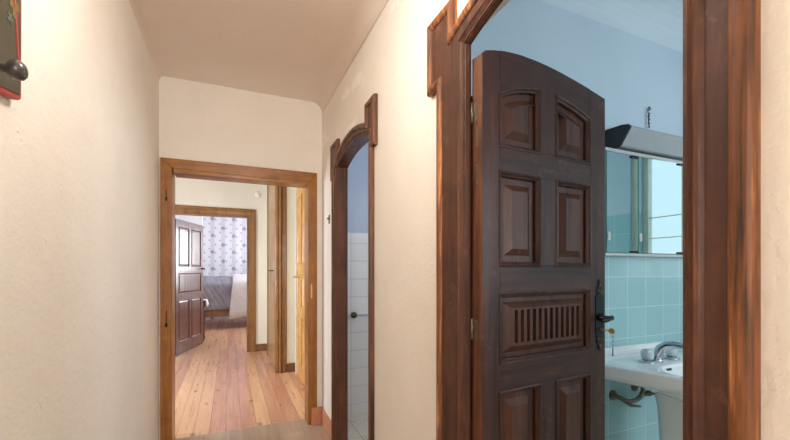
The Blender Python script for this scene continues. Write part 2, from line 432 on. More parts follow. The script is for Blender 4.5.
# ------------------------------------------------------------------ arched frames (trims)
def arched_frame(name, d, label, mface, mbead, minner, depth, p=.022):
    (il, ih), (ol, oh), (bl, bh), (nl, nh) = d['yi'], d['yo'], d['yb'], d['yn']
    zs, rise = 2.155, .06
    inner = [(ih, 0)] + arc(il, ih, zs, rise) + [(il, 0)]
    oa = arc(nl, nh, 2.243, .06)
    outer = [(oh, 0), (oh, 2.075), (bh, 2.075), (bh, 2.355), (nh, 2.355)] + oa + [(nl, 2.355), (bl, 2.355), (bl, 2.075), (ol, 2.075), (ol, 0)]
    t = thing(name, label, 'door frame', kind='structure')
    hx = lambda q, a: (XR - a, q[0], q[1])
    obj('face_board', MB().prism(outer + inner[::-1], 0, p - .004, hx), mface, t)
    # outer bead lies inside the outline (right of the path's direction is outside)
    bw = .034
    pr = [(-.0015, .0005)] + [(-.0015 + bw * (.5 - .5 * math.cos(PI * i / 8)), p - .004 + .013 * math.sin(PI * i / 8)) for i in range(9)] + [(bw - .0015, .0005)]
    obj('outer_bead', MB().sweep(outer, pr, hx), mbead, t)
    # moulded inner edge, stepping towards the opening
    q = .034
    pi_ = [(.0025, -.004), (.0025, p - .010), (-.004, p - .006), (-.009, p), (-.014, p - .003), (-.017, p - .001), (-.022, p + .006), (-.028, p + .003), (-q, p - .004), (-q, -.004)]
    obj('inner_moulding', MB().sweep(inner, pi_, hx), minner, t)
    obj('lining', MB().sweep(inner, [(.0012, -.0005), (.0012, -depth), (-.03, -depth), (-.03, -.0005)], hx), M['reveal'] if depth < .05 else M['dark'], t)
    return t
arched_frame('trim_1', big, 'carved walnut frame of the near arched doorway with stepped corner blocks', M['frame_face'], M['bead'], M['frame'], .012)
arched_frame('trim_2', sml, 'dark oak frame of the further arched doorway with stepped corner blocks', M['dark'], M['darkb'], M['dark'], .075)

m = MB().box(.775, .83, 1.135, 1.25, 0, 1.99)
obj('rebate', m, M['reveal'], bpy.data.objects['trim_1'])
# ------------------------------------------------------------------ rectangular door frame of the back wall
t3 = thing('trim_3', 'plain ochre varnished door frame at the end of the corridor', 'door frame', kind='structure')
Yf = 3.378
obj('jamb', MB().prism([(-.49, 0), (-.49, 2.232), (-.41, 2.157), (-.41, 0)], Yf, YB, my), M['ochre'], t3, bevel=.004)
obj('jamb', MB().prism([(.712, 0), (.712, 2.232), (.640, 2.140), (.640, 0)], Yf, YB, my), M['ochre'], t3, bevel=.004)
obj('header', MB().prism([(-.49, 2.232), (.712, 2.232), (.640, 2.140), (-.41, 2.157)], Yf, YB, my), M['ochrex'], t3, bevel=.004)
obj('lining', MB().box(-.425, -.4105, Yf + .006, 3.56, 0, 2.16), M['ochre'], t3)
obj('lining', MB().box(.634, .655, Yf + .006, 3.56, 0, 2.16), M['ochre'], t3)
obj('lining', MB().box(-.402, .634, Yf + .006, 3.56, 2.125, 2.16), M['ochrex'], t3)
obj('hinge_plate', MB().box(-.452, -.446, Yf - .003, Yf + .004, 1.93, 1.99).box(-.456, -.442, Yf - .002, Yf + .004, 1.90, 1.93), M['iron'], t3)
obj('hinge_plate', MB().box(-.452, -.446, Yf - .003, Yf + .004, .96, 1.06).box(-.458, -.440, Yf - .002, Yf + .004, .93, .96), M['iron'], t3)
obj('strike_plate', MB().box(.655, .668, Yf - .003, Yf + .004, 1.12, 1.24), M['brass'], t3)

# ------------------------------------------------------------------ the hall beyond
struct('floor_hall', MB().box(-2.3, 2.6, 3.535, 12.3, -.1, 0), M['pinefloor'], 'old pinkish pine floorboards of the hall and bedroom', 'floor')
struct('ceiling_hall', MB().box(-2.3, .95, 3.40, 6.95, 2.9, 3.1), M['white'], 'white ceiling of the hall', 'ceiling')
struct('wall_hall_right', MB().box(.82, .95, 3.56, 5.24, 0, 2.9), M['hall'], 'cream hall wall carrying the yellow pine door', 'wall')
struct('wall_hall_return', MB().box(.575, .95, 5.24, 6.95, 0, 2.9), M['hall'], 'narrow cream hall wall standing forward beside the brown architrave', 'wall')
struct('baseboard_hall', MB().box(.70, .82, 5.226, 5.24, 0, .12), M['brownskirt'], 'brown skirting at the foot of the narrow cream hall wall', 'baseboard', bevel=.003)
hw = [(-2.3, 0), (-2.3, 2.9), (.575, 2.9), (.575, 0), (.275, 0), (.275, 2.26), (-.825, 2.26), (-.825, 0)]
struct('wall_hall_back', MB().prism(hw, 6.80, 6.92, my), M['hall'], 'pale hall wall around the bedroom doorway', 'wall')
struct('baseboard_hall_back', MB().box(.40, .575, 6.785, 6.80, 0, .12), M['brownskirt'], 'brown skirting right of the bedroom doorway', 'baseboard', bevel=.003)
def wall_win(name, x0, x1, ya, yb, z0, z1, w, mat, label, H=2.9):
    a, b, c, e = w
    m = MB().box(x0, x1, ya, a, z0, H).box(x0, x1, b, yb, z0, H).box(x0, x1, a, b, z0, c).box(x0, x1, a, b, e, H)
    return struct(name, m, mat, label, 'wall')
wall_win('wall_hall_left', -2.3, -2.2, 3.56, 6.80, 0, 2.9, (4.1, 5.5, .8, 2.1), M['hall'], 'hall wall with the window on the far left')
struct('wall_hall_front', MB().box(-2.3, -.62, 3.40, 3.56, 0, 2.9), M['hall'], 'hall wall beside the corridor end', 'wall')
def window(name, kind, fixed, a, b, c, e, label, d=.05, bars=()):
    t = thing(name, label, 'window', kind='structure')
    mp = (lambda u, w, z: (fixed + w, u, z)) if kind == 'x' else (lambda u, w, z: (u, fixed + w, z))
    def bx(m, u0, u1, z0, z1, w0=-d / 2, w1=d / 2):
        p, q = mp(u0, w0, z0), mp(u1, w1, z1)
        return m.box(min(p[0], q[0]), max(p[0], q[0]), min(p[1], q[1]), max(p[1], q[1]), z0, z1)
    m = MB(); f = .05
    bx(m, a, a + f, c, e); bx(m, b - f, b, c, e); bx(m, a + f, b - f, c, c + f); bx(m, a + f, b - f, e - f, e)
    mid = (a + b) / 2; bx(m, mid - .03, mid + .03, c + f, e - f)
    for zb in bars: bx(m, a + f, mid - .03, zb - .004, zb + .004, -.012, .012); bx(m, mid + .03, b - f, zb - .004, zb + .004, -.012, .012)
    obj('window_frame', m, M['plastic'], t)
    obj('pane', bx(MB(), a + f, mid - .03, c + f, e - f, -.003, .003), M['glass'], t)
    obj('pane', bx(MB(), mid + .03, b - f, c + f, e - f, -.003, .003), M['glass'], t)
    return t
window('fill_window', 'y', -2.05, -.4, .66, 1.0, 2.4, 'white framed window added behind the viewer for the corridor fill light')  # unseen window added to carry the corridor fill light
window('window_1', 'x', -2.25, 4.1, 5.5, .8, 2.1, 'white framed window on the far left of the hall')

t5 = thing('trim_5', 'brown moulded door frame around the bedroom doorway', 'door frame', kind='structure')
path = [(.26, 0), (.26, 2.245), (-.81, 2.245), (-.81, 0)]
pr = [(0, 0), (0, .016), (-.02, .020), (-.03, .012), (-.05, .014), (-.085, .018), (-.095, .026), (-.115, .03), (-.138, .024), (-.138, 0)]
obj('architrave', MB().sweep(path, pr, lambda q, a: (q[0], 6.80 - a, q[1])), M['brown'], t5)
obj('lining', MB().sweep(path, [(0, 0), (0, .14), (-.015, .14), (-.015, 0)], lambda q, a: (q[0], 6.79 + a, q[1])), M['brown'], t5)
# brown architrave on the corner of the narrow hall wall, the tan door in that wall
t6 = thing('trim_6', 'tall brown fluted architrave on the corner of the narrow hall wall', 'door frame', kind='structure')
fp = [(.548, 5.33), (.548, 5.25), (.558, 5.238), (.580, 5.228), (.590, 5.236), (.598, 5.220), (.612, 5.212), (.624, 5.220), (.630, 5.236), (.640, 5.226), (.690, 5.222), (.700, 5.24), (.600, 5.24), (.575, 5.25), (.575, 5.33)]
obj('post', MB().prism(fp, 0, 2.9, mz), M['brown'], t6)
obj('post', MB().box(.548, .575, 6.36, 6.46, 0, 2.71), M['brown'], t6, bevel=.004)
obj('header', MB().box(.548, .575, 5.33, 6.46, 2.71, 2.80), M['brown'], t6, bevel=.004)
d6 = thing('door_2', 'pale tan hall door seen edge on beside the brown fluted architrave', 'door', kind='structure')
obj('door_leaf', MB().box(.556, .575, 5.335, 6.355, .012, 2.70), M['tan'], d6, bevel=.003)
obj('lock_plate', MB().box(.551, .556, 5.40, 5.46, 1.22, 1.5), M['alu'], d6, bevel=.001)
obj('handle', MB().tube([(.556, 5.43, 1.36), (.50, 5.43, 1.36), (.495, 5.53, 1.36)], .009), M['iron'], d6)
# yellow pine door in the right hall wall
d7 = thing('door_3', 'yellow pine panelled door on the right wall of the hall', 'door', kind='structure')
obj('door_leaf', MB().box(.80, .82, 4.19, 5.05, .012, 2.6), M['pine'], d7, bevel=.003)
for (za, zb) in ((.2, .78), (.92, 1.30), (1.44, 2.3)):
    for (ya, yb) in ((4.27, 4.58), (4.66, 4.97)):
        loop = [(ya, za), (yb, za), (yb, zb), (ya, zb)]
        obj('panel_moulding', MB().sweep(loop, [(0, 0), (0, .012), (.02, .016), (.035, .004), (.035, 0)], lambda q, a: (.801 - a, q[0], q[1]), closed=True), M['pine'], d7)
obj('architrave', MB().box(.786, .82, 5.06, 5.10, 0, 2.68).box(.786, .82, 3.95, 4.18, 0, 2.68).box(.786, .82, 4.18, 5.06, 2.61, 2.68), M['plastic'], d7, bevel=.004)
obj('key_plate', MB().box(.793, .80, 4.98, 5.02, 1.18, 1.36), M['brass'], d7, bevel=.002)
obj('handle', MB().tube([(.80, 5.0, 1.28), (.745, 5.0, 1.28), (.74, 4.9, 1.275)], .008), M['brass'], d7)
jb = tag(obj('junction_box_cover', MB().lathe([(.05, 0), (.052, .008), (.045, .016), (.012, .018), (.010, .022), (.0, .022)], (.433, 6.80, 2.64), (0, -1, 0)), M['plastic']),
         'round cream cover plate high on the pale hall wall right of the bedroom doorway', 'junction box')

# ------------------------------------------------------------------ bedroom
struct('wall_bedroom_back', MB().box(-.68, 2.6, 11.6, 11.75, 0, 2.9), M['paper'], 'bedroom wall in lilac striped floral wallpaper', 'wall')
struct('wall_bedroom_left', MB().box(-1.6, -.68, 11.3, 11.75, 0, 2.9), M['white'], 'plain white bedroom wall beside the wallpaper', 'wall')
struct('wall_bedroom_side', MB().box(-1.7, -1.6, 6.92, 11.75, 0, 2.9), M['white'], 'white left side wall of the bedroom', 'wall')
struct('wall_bedroom_front', MB().box(.575, 2.6, 6.80, 6.92, 0, 2.9), M['white'], 'bedroom wall beside the hall', 'wall')
struct('ceiling_bedroom', MB().box(-1.7, 2.7, 6.92, 11.75, 2.9, 3.1), M['white'], 'white bedroom ceiling', 'ceiling')
wall_win('wall_bedroom_right', 2.5, 2.6, 6.92, 11.6, 0, 2.9, (9.0, 11.0, .9, 2.5), M['white'], 'bedroom wall with the window on the right')
window('window_2', 'x', 2.55, 9.0, 11.0, .9, 2.5, 'white framed bedroom window on the right')

def panel_door(t, W, H, opens, mats, th=.042, **kw):
    """stiles and rails around rectangular openings, with raised panels; local x along the width, front faces -y"""
    xs = sorted({0, W} | {v for o in opens for v in (o[0], o[1])})
    zs = sorted({.012, H} | {v for o in opens for v in (o[2], o[3])})
    m = MB()
    for i in range(len(xs) - 1):
        for j in range(len(zs) - 1):
            cx, cz = (xs[i] + xs[i + 1]) / 2, (zs[j] + zs[j + 1]) / 2
            if not any(o[0] < cx < o[1] and o[2] < cz < o[3] for o in opens):
                m.box(xs[i], xs[i + 1], 0, th, zs[j], zs[j + 1])
    obj('leaf_frame', m, mats[0], t)
    for o in opens:
        raised(t, [(o[0], o[2]), (o[1], o[2]), (o[1], o[3]), (o[0], o[3])], mats[1], mats[2], th, **kw)

def raised(t, poly, mpan, mmould, th, i1=.036, i2=.060, dep=.020, up=.004, flutes=None):
    n = len(poly); m = MB()
    p0, p1, p2 = poly, inset(poly, i1), inset(poly, i2)
    for (ya, s) in ((dep, 1), (th - dep, -1)):
        yb = ya - s * (dep - up)
        v = [(p[0], ya, p[1]) for p in p0] + [(p[0], ya, p[1]) for p in p1] + [(p[0], yb, p[1]) for p in p2]
        f = []
        for k in range(2):
            f += [(k * n + i, k * n + (i + 1) % n, (k + 1) * n + (i + 1) % n, (k + 1) * n + i) for i in range(n)]
        if flutes and s == 1:
            m.add(v, f)
            x0, z0 = p2[0]; x1, z1 = p2[2]
            xa, xb, za, zb, cnt, wid = flutes
            line = [(x0, 0)]
            for i in range(cnt):
                c = xa + (xb - xa) * i / (cnt - 1)
                line += [(c - wid / 2 + wid * k / 6, -.0 + .015 * math.sin(PI * k / 6) ** .5 if 0 < k < 6 else 0) for k in range(7)]
            line.append((x1, 0)); N = len(line)
            q = []
            for z, dp in ((z0, 0), (za, 0), (za, 1), (zb, 1), (zb, 0), (z1, 0)):
                q += [(a, yb + b * dp, z) for a, b in line]
            fl = [(r * N + i, r * N + i + 1, (r + 1) * N + i + 1, (r + 1) * N + i) for r in range(5) for i in range(N - 1)]
            m.add(q, fl)
        else:
            m.add(v, f + [list(range(2 * n, 3 * n))])
    m.add([(p[0], dep, p[1]) for p in p0] + [(p[0], th - dep, p[1]) for p in p0], [(i, (i + 1) % n, n + (i + 1) % n, n + i) for i in range(n)])
    obj('panel', m, mpan, t)
    pr = [(-.007, .0005), (-.006, -.0025), (-.002, -.004), (.002, -.002), (.006, .004), (.010, .006), (.013, .011), (.013, dep), (0, dep), (0, .0005)]
    obj('panel_moulding', MB().sweep(poly, pr, lambda q, a: (q[0], a, q[1]), closed=True), mmould, t)

a4 = math.atan2(.946, .325)
d4 = thing('door_4', 'glossy dark mahogany bedroom door with five panels standing open', 'door', (-.79, 6.935, 0), a4, kind='structure')
panel_door(d4, 1.03, 2.19, [(.10, .46, 1.43, 2.07), (.55, .92, 1.43, 2.07), (.10, .92, .98, 1.31), (.10, .46, .2, .87), (.55, .92, .2, .87)], (M['mahog'], M['mahog'], M['mahog']), i1=.014, i2=.034, dep=.009, up=.003)
obj('handle', MB().tube([(.97, 0, 1.395), (.97, -.05, 1.395), (.965, -.055, 1.39), (.90, -.055, 1.385)], .010).lathe([(.022, 0), (.02, .006), (.0, .006)], (.97, 0, 1.395), (0, -1, 0)), M['iron'], d4)

# bed
bd = thing('bed', 'wooden bed with a brown side rail under the wallpapered wall', 'bed', (.6, 10.4, 0))
obj('side_rail', MB().box(-1.45, 1.25, -.72, -.67, .29, .43), M['brown'], bd, bevel=.006)
obj('side_rail', MB().box(-1.45, 1.25, .67, .72, .29, .43), M['brown'], bd, bevel=.006)
for sx in (-1.45, 1.19):
    for sy in (-.72, .66):
        obj('leg', MB().lathe([(.022, 0), (.034, .05), (.028, .12), (.036, .2), (.038, .29), (.038, .43)], (sx + .03, sy + .03, 0)), M['mahogd'], bd)
obj('headboard', MB().box(1.25, 1.30, -.72, .72, .25, 1.35), M['brown'], bd, bevel=.01)
def soft_box(x0, x1, y0, y1, z0, z1, nx, ny, amp, back=0.0, rnd=.10):
    """a draped cover: a grid over the top and down the front, rising gently to the back"""
    m = MB(); rows = []
    sec = [(y0 - .03, z0), (y0 - .035, z0 + (z1 - z0) * .3), (y0 - .03, z0 + (z1 - z0) * .6), (y0 - .015, z1 - rnd * 1.2), (y0 + .02, z1 - rnd * .5), (y0 + rnd * .8, z1 - .02)]
    for j in range(ny):
        k = (j + 1) / ny; sec.append((y0 + rnd + (y1 - y0 - rnd) * k, z1 + back * k))
    for i in range(nx + 1):
        x = x0 + (x1 - x0) * i / nx
        for j, (y, z) in enumerate(sec):
            w = amp * (math.sin(x * 17 + z * 9) + .6 * math.sin(x * 31 - z * 14 + 1)) * (1 if j > 0 else .6)
            m.v.append((x, y + (w if j < 5 else 0), z + (w * .7 if j >= 4 else 0)))
    n = len(sec)
    for i in range(nx):
        for j in range(n - 1):
            m.f.append([i * n + j, (i + 1) * n + j, (i + 1) * n + j + 1, i * n + j + 1]); m.sm.append(True)
    return m
tag(obj('mattress', MB().box(-.82, 1.82, 9.70, 11.08, .43, 1.02), M['linen'], bevel=.06, seg=3), 'thick mattress of the bed below the grey spread', 'mattress')
o = obj('bedspread', soft_box(-.86, 1.0, 9.675, 11.1, .44, 1.09, 46, 5, .012, .12), M['spread'], sub=1)
so = o.modifiers.new('thick', 'SOLIDIFY'); so.thickness = .012; so.offset = -1
tag(o, 'grey satin bedspread draped over the front of the bed', 'bedspread')
def blanket():
    m = soft_box(.06, .98, 9.645, 11.1, .40, 1.125, 26, 5, .006, .12)
    n = len(m.v) // 27
    for i in range(27):
        for j in range(4):
            x, y, z = m.v[i * n + j]
            lean = (1.1 - z) * .22 * max(0, 1 - i / 8)
            m.v[i * n + j] = (x - lean * .55, y, z - (.19 * max(0, 1 - i / 22) if j == 0 else .06 * (3 - j) / 3 * max(0, 1 - i / 22)))
    return m
o = obj('blanket', blanket(), M['cotton'], sub=1)
so = o.modifiers.new('thick', 'SOLIDIFY'); so.thickness = .012; so.offset = 1
tag(o, 'cream blanket folded over the right of the grey bedspread, hanging below the rail', 'blanket')
ns = thing('side_table', 'small dark side table with turned legs behind the open mahogany door', 'table', (-.55, 8.22, 0))
obj('table_top', MB().box(-.2, .11, -.16, .16, .76, .79), M['mahogd'], ns, bevel=.006)
for sx in (-.16, .08):
    for sy in (-.12, .12):
        obj('leg', MB().lathe([(.014, 0), (.026, .05), (.014, .1), (.02, .3), (.028, .42), (.016, .46), (.024, .56), (.024, .76)], (sx, sy, 0), n=12), M['mahogd'], ns)
dm = MB()
dm.box(-.70, -.42, 8.045, 8.395, .791, .797)
dm.prism([(-.42, .797), (-.41, .79), (-.385, .70), (-.40, .66), (-.418, .71)], 8.06, 8.38, my)
tag(obj('table_cloth', dm, M['linen'], bevel=.003), 'small white cloth hanging over the edge of the dark side table', 'cloth')

# ------------------------------------------------------------------ the tiled room behind the further arch
YT = 3.48
struct('floor_washroom', MB().box(.83, 2.5, 1.78, YT, -.1, 0), M['terrazzo'], 'pale terrazzo floor behind the further arched doorway', 'floor')
struct('wall_washroom_back', MB().box(.83, 2.5, YT, 3.60, 0, 3.0), M['wash'], 'pale blue wall above white tiles behind the further arch', 'wall')
struct('trim_7', MB().box(.83, 2.4, YT - .008, YT, 0, 1.722), M['wt'], 'white square tiles on the wall behind the further arched doorway', 'wall tiling')
wall_win('wall_washroom_right', 2.4, 2.5, 1.78, YT, 0, 3.0, (2.2, 2.9, 1.75, 2.5), M['wash'], 'pale blue side wall of the tiled room with its window', H=3.0)
window('window_4', 'x', 2.45, 2.2, 2.9, 1.75, 2.5, 'small white framed window of the tiled room, out of view')
struct('trim_8', MB().box(2.392, 2.4, 1.78, YT - .008, 0, 1.722), M['wtx'], 'white square tiles on the side wall of the tiled room', 'wall tiling')
struct('ceiling_washroom', MB().box(.83, 2.5, 1.65, 3.60, 3.0, 3.1), M['wash'], 'pale blue ceiling of the tiled room', 'ceiling')
tr = thing('towel_rail', 'clear towel rail with a dark round end on the white tiles', 'towel rail', (1.066, YT - .008, .945))
obj('end_rosette', MB().lathe([(.020, 0), (.020, .03), (.029, .034), (.031, .050), (.022, .058), (.0, .060)], (0, 0, .0), (0, -1, 0)), M['oldbrass'], tr)
obj('bar', MB().tube([(.02, -.040, -.008), (.55, -.040, -.008)], .007), M['acrylic'], tr)
obj('end_rosette', MB().lathe([(.020, 0), (.020, .03), (.029, .034), (.031, .050), (.022, .058), (.0, .060)], (.56, 0, .0), (0, -1, 0)), M['oldbrass'], tr)
sw = thing('light_switch', 'small dark switch on the bright strip of wall before the further arch', 'switch', (XR, 3.115, 1.79))
obj('plate', MB().box(-.008, 0, -.018, .018, -.036, .036), M['steel'], sw, bevel=.003)
obj('toggle', MB().tube([(-.008, 0, 0), (-.02, 0, .010)], .006), M['iron'], sw)

# ------------------------------------------------------------------ the bathroom
TB = 1.65
struct('floor_bathroom', MB().box(.83, 3.6, -1.1, TB, -.1, 0), M['terrazzo'], 'pale terrazzo bathroom floor', 'floor')
struct('wall_bathroom_back', MB().box(.83, 3.6, TB, 1.78, 0, 3.1), M['bath'], 'pale blue bathroom wall above the turquoise tiles', 'wall')
struct('trim_9', MB().box(.83, 3.5, TB - .008, TB, 0, 2.11), M['bt'], 'turquoise tiles behind the washbasin', 'wall tiling')
wall_win('wall_bathroom_right', 3.5, 3.6, -1.1, TB, 0, 3.1, (.69, 1.44, 1.25, 2.45), M['bath'], 'pale blue bathroom end wall with an added window', H=3.1)
window('mirror_fill_window', 'x', 3.55, .69, 1.44, 1.25, 2.45, 'narrow white framed window added in the bathroom end wall to brighten the mirror', bars=(1.47, 1.66, 1.85))  # added to brighten the mirror; its bars imitate lines of lit tiles
struct('trim_10', MB().box(3.492, 3.5, -1.0, .69, 0, 1.913), M['btx'], 'turquoise tiles on the bathroom end wall', 'wall tiling')
struct('ceiling_bathroom', MB().prism([(-1.1, 3.25), (-1.1, 3.08)] + cove(TB - .18, 2.90, PI / 2, 0, .18)[:-1] + [(TB, 2.90), (TB + .01, 3.25)], .83, 3.6, mx), M['bathc'], 'pale blue bathroom ceiling', 'ceiling')
wf = MB().box(.83, 1.9, -1.1, -1.0, 0, 3.0).box(3.3, 3.6, -1.1, -1.0, 0, 3.0).box(1.9, 3.3, -1.1, -1.0, 0, 1.0).box(1.9, 3.3, -1.1, -1.0, 2.4, 3.0)
struct('wall_bathroom_front', wf, M['bath'], 'bathroom wall with the window, out of view', 'wall')
window('window_3', 'y', -1.05, 1.9, 3.3, 1.0, 2.4, 'white framed bathroom window on the near side')

# mirror cabinet
mc = thing('mirror_cabinet', 'mirrored bathroom cabinet hanging on the tiles above the washbasin', 'cabinet', (2.45, TB - .008, 1.46))
obj('body', MB().box(-.42, .80, -.075, 0, .012, .616), M['alu'], mc, bevel=.002)
obj('bottom_rail', MB().box(-.425, .81, -.088, 0, -.006, .010), M['alu'], mc, bevel=.002)
obj('top_rail', MB().box(-.425, .81, -.088, 0, .612, .632), M['alu'], mc, bevel=.002)
def pane(x0, x1, tilt, hinge_left):
    W = x1 - x0
    e = MB()
    c, s = math.cos(tilt), math.sin(tilt)
    def q(u, d, z):
        uu, dd = (u, d) if hinge_left else (u - W, d)
        X, Y = uu * c - dd * s, uu * s + dd * c
        return (x0 + (0 if hinge_left else W) + X, -.078 + Y, z)
    def bx(m, u0, u1, d0, d1, z0, z1):
        v = [q(u, d, z) for u in (u0, u1) for d in (d0, d1) for z in (z0, z1)]
        return m.add(v, [(0, 1, 3, 2), (4, 6, 7, 5), (0, 4, 5, 1), (2, 3, 7, 6), (0, 2, 6, 4), (1, 5, 7, 3)])
    o = obj('mirror_door', bx(MB(), .002, W - .002, -.004, 0, .014, .610), M['mirror'], mc)
    for ua in (0, W - .0025):
        obj('glass_edge', bx(MB(), ua, ua + .0025, -.005, .001, .012, .611), M['glassedge'], o)
    for za, zb in ((.010, .030), (.592, .612)):
        obj('clip', bx(MB(), W - .07, W - .002, -.012, -.0045, za + .004, zb - .004), M['iron'], o, bevel=.0015)
    h = MB(); bx(h, .006, .028, -.010, -.0045, .085, .135); bx(h, .011, .023, -.014, -.010, .095, .125)
    obj('hinge', h, M['alu'], o, bevel=.0015)
pane(-.412, -.132, 0.0, True)
pane(-.128, .312, -.03, True)
pane(.316, .80, 0.0, True)
vl = thing('vanity_lamp', 'grey strip lamp with black end caps above the mirror cabinet', 'lamp', (2.14, TB, 2.10))
sec = [(0, .135), (-.112, .131), (-.150, .122), (-.160, .108), (-.100, .018), (-.086, .012), (0, .016)]
lx = lambda q, a: (a, q[0], q[1])
obj('diffuser', MB().prism(sec, .022, 1.05, lx), M['lampcover'], vl, bevel=.004)
obj('end_cap', MB().prism(inset(sec, -.003), 0, .016, lx), M['black'], vl)
obj('end_cap', MB().prism(inset(sec, -.003), 1.056, 1.072, lx), M['black'], vl)
for xa in (.016, 1.05): obj('trim_strip', MB().prism(inset(sec, -.001), xa, xa + .006, lx), M['alu'], vl)
wi = MB()
pts = [(2.533 + .006 * math.sin(i * 1.9), TB - .012 - .008 * abs(math.sin(i * .8)), 2.31 + .0085 * i) for i in range(14)]
wi.tube(pts, .0035, 6); wi.tube([(p[0] + .012 * math.cos(i * 2.2), p[1] - .003, p[2]) for i, p in enumerate(pts[:12])], .003, 6)
wi.tube([pts[-1], (2.55, TB - .02, 2.43), (2.535, TB - .02, 2.445), (2.555, TB + .004, 2.432)], .004, 6)
tag(obj('loose_wire', wi, M['wire']), 'twisted end of wire poking out of the blue wall above the strip lamp', 'wire')

# washbasin: outline by rays from the bowl's middle
CX = 2.255
bc = (CX, 1.10)
half = [(1.846, 1.642), (1.850, 1.50), (1.872, 1.43), (1.975, 1.10), (1.992, 1.02), (2.02, .965), (2.075, .93), (2.15, .915)]
out = half + [(2 * CX - x, y) for x, y in half[::-1]]
def ray_hit(a):
    dx, dy = math.cos(a), math.sin(a); best = 9
    for i in range(len(out)):
        (x1, y1), (x2, y2) = out[i], out[(i + 1) % len(out)]
        ex, ey = x2 - x1, y2 - y1; den = dx * ey - dy * ex
        if abs(den) < 1e-9: continue
        k = ((x1 - bc[0]) * ey - (y1 - bc[1]) * ex) / den; u = ((x1 - bc[0]) * dy - (y1 - bc[1]) * dx) / den
        if k > 0 and -1e-6 <= u <= 1 + 1e-6: best = min(best, k)
    return best
angs = sorted([2 * PI * i / 96 for i in range(96)] + [math.atan2(p[1] - bc[1], p[0] - bc[0]) % (2 * PI) for p in out])
wb_ = thing('washbasin', 'white porcelain washbasin on a pedestal under the mirror cabinet', 'sink')
m = MB(); ZT = .852
rx, ry, ex_ = .222, .208, 3.4
def bowl_r(a, s=1.0):
    return s / ((abs(math.cos(a)) / rx) ** ex_ + (abs(math.sin(a)) / ry) ** ex_) ** (1 / ex_)
rings = []
for k, z in ((-1, .690), (0, .694), (.45, .745), (.72, .766), (.93, .770), (1.0, .776), (1.002, .80), (1.001, ZT - .010), (.992, ZT - .002), (.972, ZT)):
    ring = []
    for a in angs:
        R_ = ray_hit(a); E_ = bowl_r(a)
        if k < 0: r = E_ * .45
        elif k == 0: r = E_ * .70
        elif k < .9: r = E_ * .70 + (R_ - E_ * .70) * k
        else: r = R_ * k
        ring.append((bc[0] + r * math.cos(a), min(TB - .009, bc[1] + r * math.sin(a)), z))
    rings.append(ring)
for sc_, z in ((1.07, ZT - .002), (1.0, ZT - .008), (.95, ZT - .035), (.88, ZT - .085), (.72, ZT - .125), (.40, ZT - .142), (.06, ZT - .146)):
    rings.append([(bc[0] + bowl_r(a, sc_) * math.cos(a), bc[1] + bowl_r(a, sc_) * math.sin(a), z) for a in angs])
N = len(angs)
for rg in rings: m.v += rg
for r in range(len(rings) - 1):
    for i in range(N):
        m.f.append([r * N + i, r * N + (i + 1) % N, (r + 1) * N + (i + 1) % N, (r + 1) * N + i]); m.sm.append(True)
m.f.append([(len(rings) - 1) * N + i for i in range(N)]); m.sm.append(True)
m.f.append(list(range(N))); m.sm.append(True)
basin = obj('basin', m, M['porcelain'], wb_)
obj('splash_rim', MB().prism([(TB - .009, .845), (TB - .009, .889), (TB - .026, .890), (TB - .034, .884), (TB - .042, .862), (TB - .066, .85)], 1.85, 2 * CX - 1.85, mx), M['porcelain'], wb_, bevel=.004)
obj('overflow_slot', MB().sweep([(-.020, 0), (.020, 0)], [(-.006, 0), (-.006, .005), (.006, .005), (.006, 0)], lambda q, a: (2.185 + q[0], 1.302 - a, .829 + q[1])), M['black'], basin)
pm = MB()
pp = []
for z, hw_, hd in ((0, .135, .14), (.03, .13, .135), (.10, .112, .12), (.40, .112, .12), (.60, .122, .13), (.68, .135, .14), (.705, .138, .142)):
    pp.append([(CX + hw_ * math.copysign(abs(math.cos(a)) ** .7, math.cos(a)), 1.24 + hd * math.copysign(abs(math.sin(a)) ** .7, math.sin(a)), z) for a in [2 * PI * i / 32 for i in range(32)]])
for rg in pp: pm.v += rg
for r in range(len(pp) - 1):
    for i in range(32):
        pm.f.append([r * 32 + i, r * 32 + (i + 1) % 32, (r + 1) * 32 + (i + 1) % 32, (r + 1) * 32 + i]); pm.sm.append(True)
obj('pedestal', pm, M['porcelain'], wb_)
fa = thing('basin_tap', 'chrome mixer tap with two clear knobs on the ledge of the washbasin', 'tap', (CX, 1.392, ZT))
obj('tap_body', MB().lathe([(.030, 0), (.030, .008), (.026, .014), (.024, .03), (.0, .035)], (-.03, -.006, 0)), M['chrome'], fa)
sp_ = [(-.03, -.004, .005), (-.028, -.008, .04), (-.02, -.020, .072), (-.008, -.045, .094), (0, -.080, .102), (0, -.125, .098), (0, -.155, .088)]
obj('spout', MB().tube(sp_, [.028, .028, .0265, .024, .021, .019, .018], 18), M['chrome'], fa)
obj('aerator', MB().tube([(0, -.148, .092), (0, -.152, .064)], .013, 14), M['alu'], fa)
for sx in (-.106, .106):
    k = obj('knob', MB().lathe([(.024, .016), (.031, .022), (.034, .045), (.033, .060), (.026, .070), (0, .071)], (sx, 0, 0), n=10), M['acrylic'], fa)
    obj('escutcheon', MB().lathe([(.044, 0), (.044, .005), (.034, .010), (.020, .016), (0, .016)], (sx, 0, 0)), M['chrome'], k)
    obj('stem', MB().lathe([(.014, .016), (.014, .050), (.018, .064), (0, .066)], (sx, 0, 0), n=12), M['chrome'], k)
sv = thing('supply_valve', 'tarnished water pipe with shut-off valve below the washbasin', 'pipe', (2.20, TB - .008, .585))
obj('flange', MB().lathe([(.032, 0), (.030, .010), (.016, .016), (0, .016)], (0, 0, 0), (0, -1, 0)), M['steel'], sv)
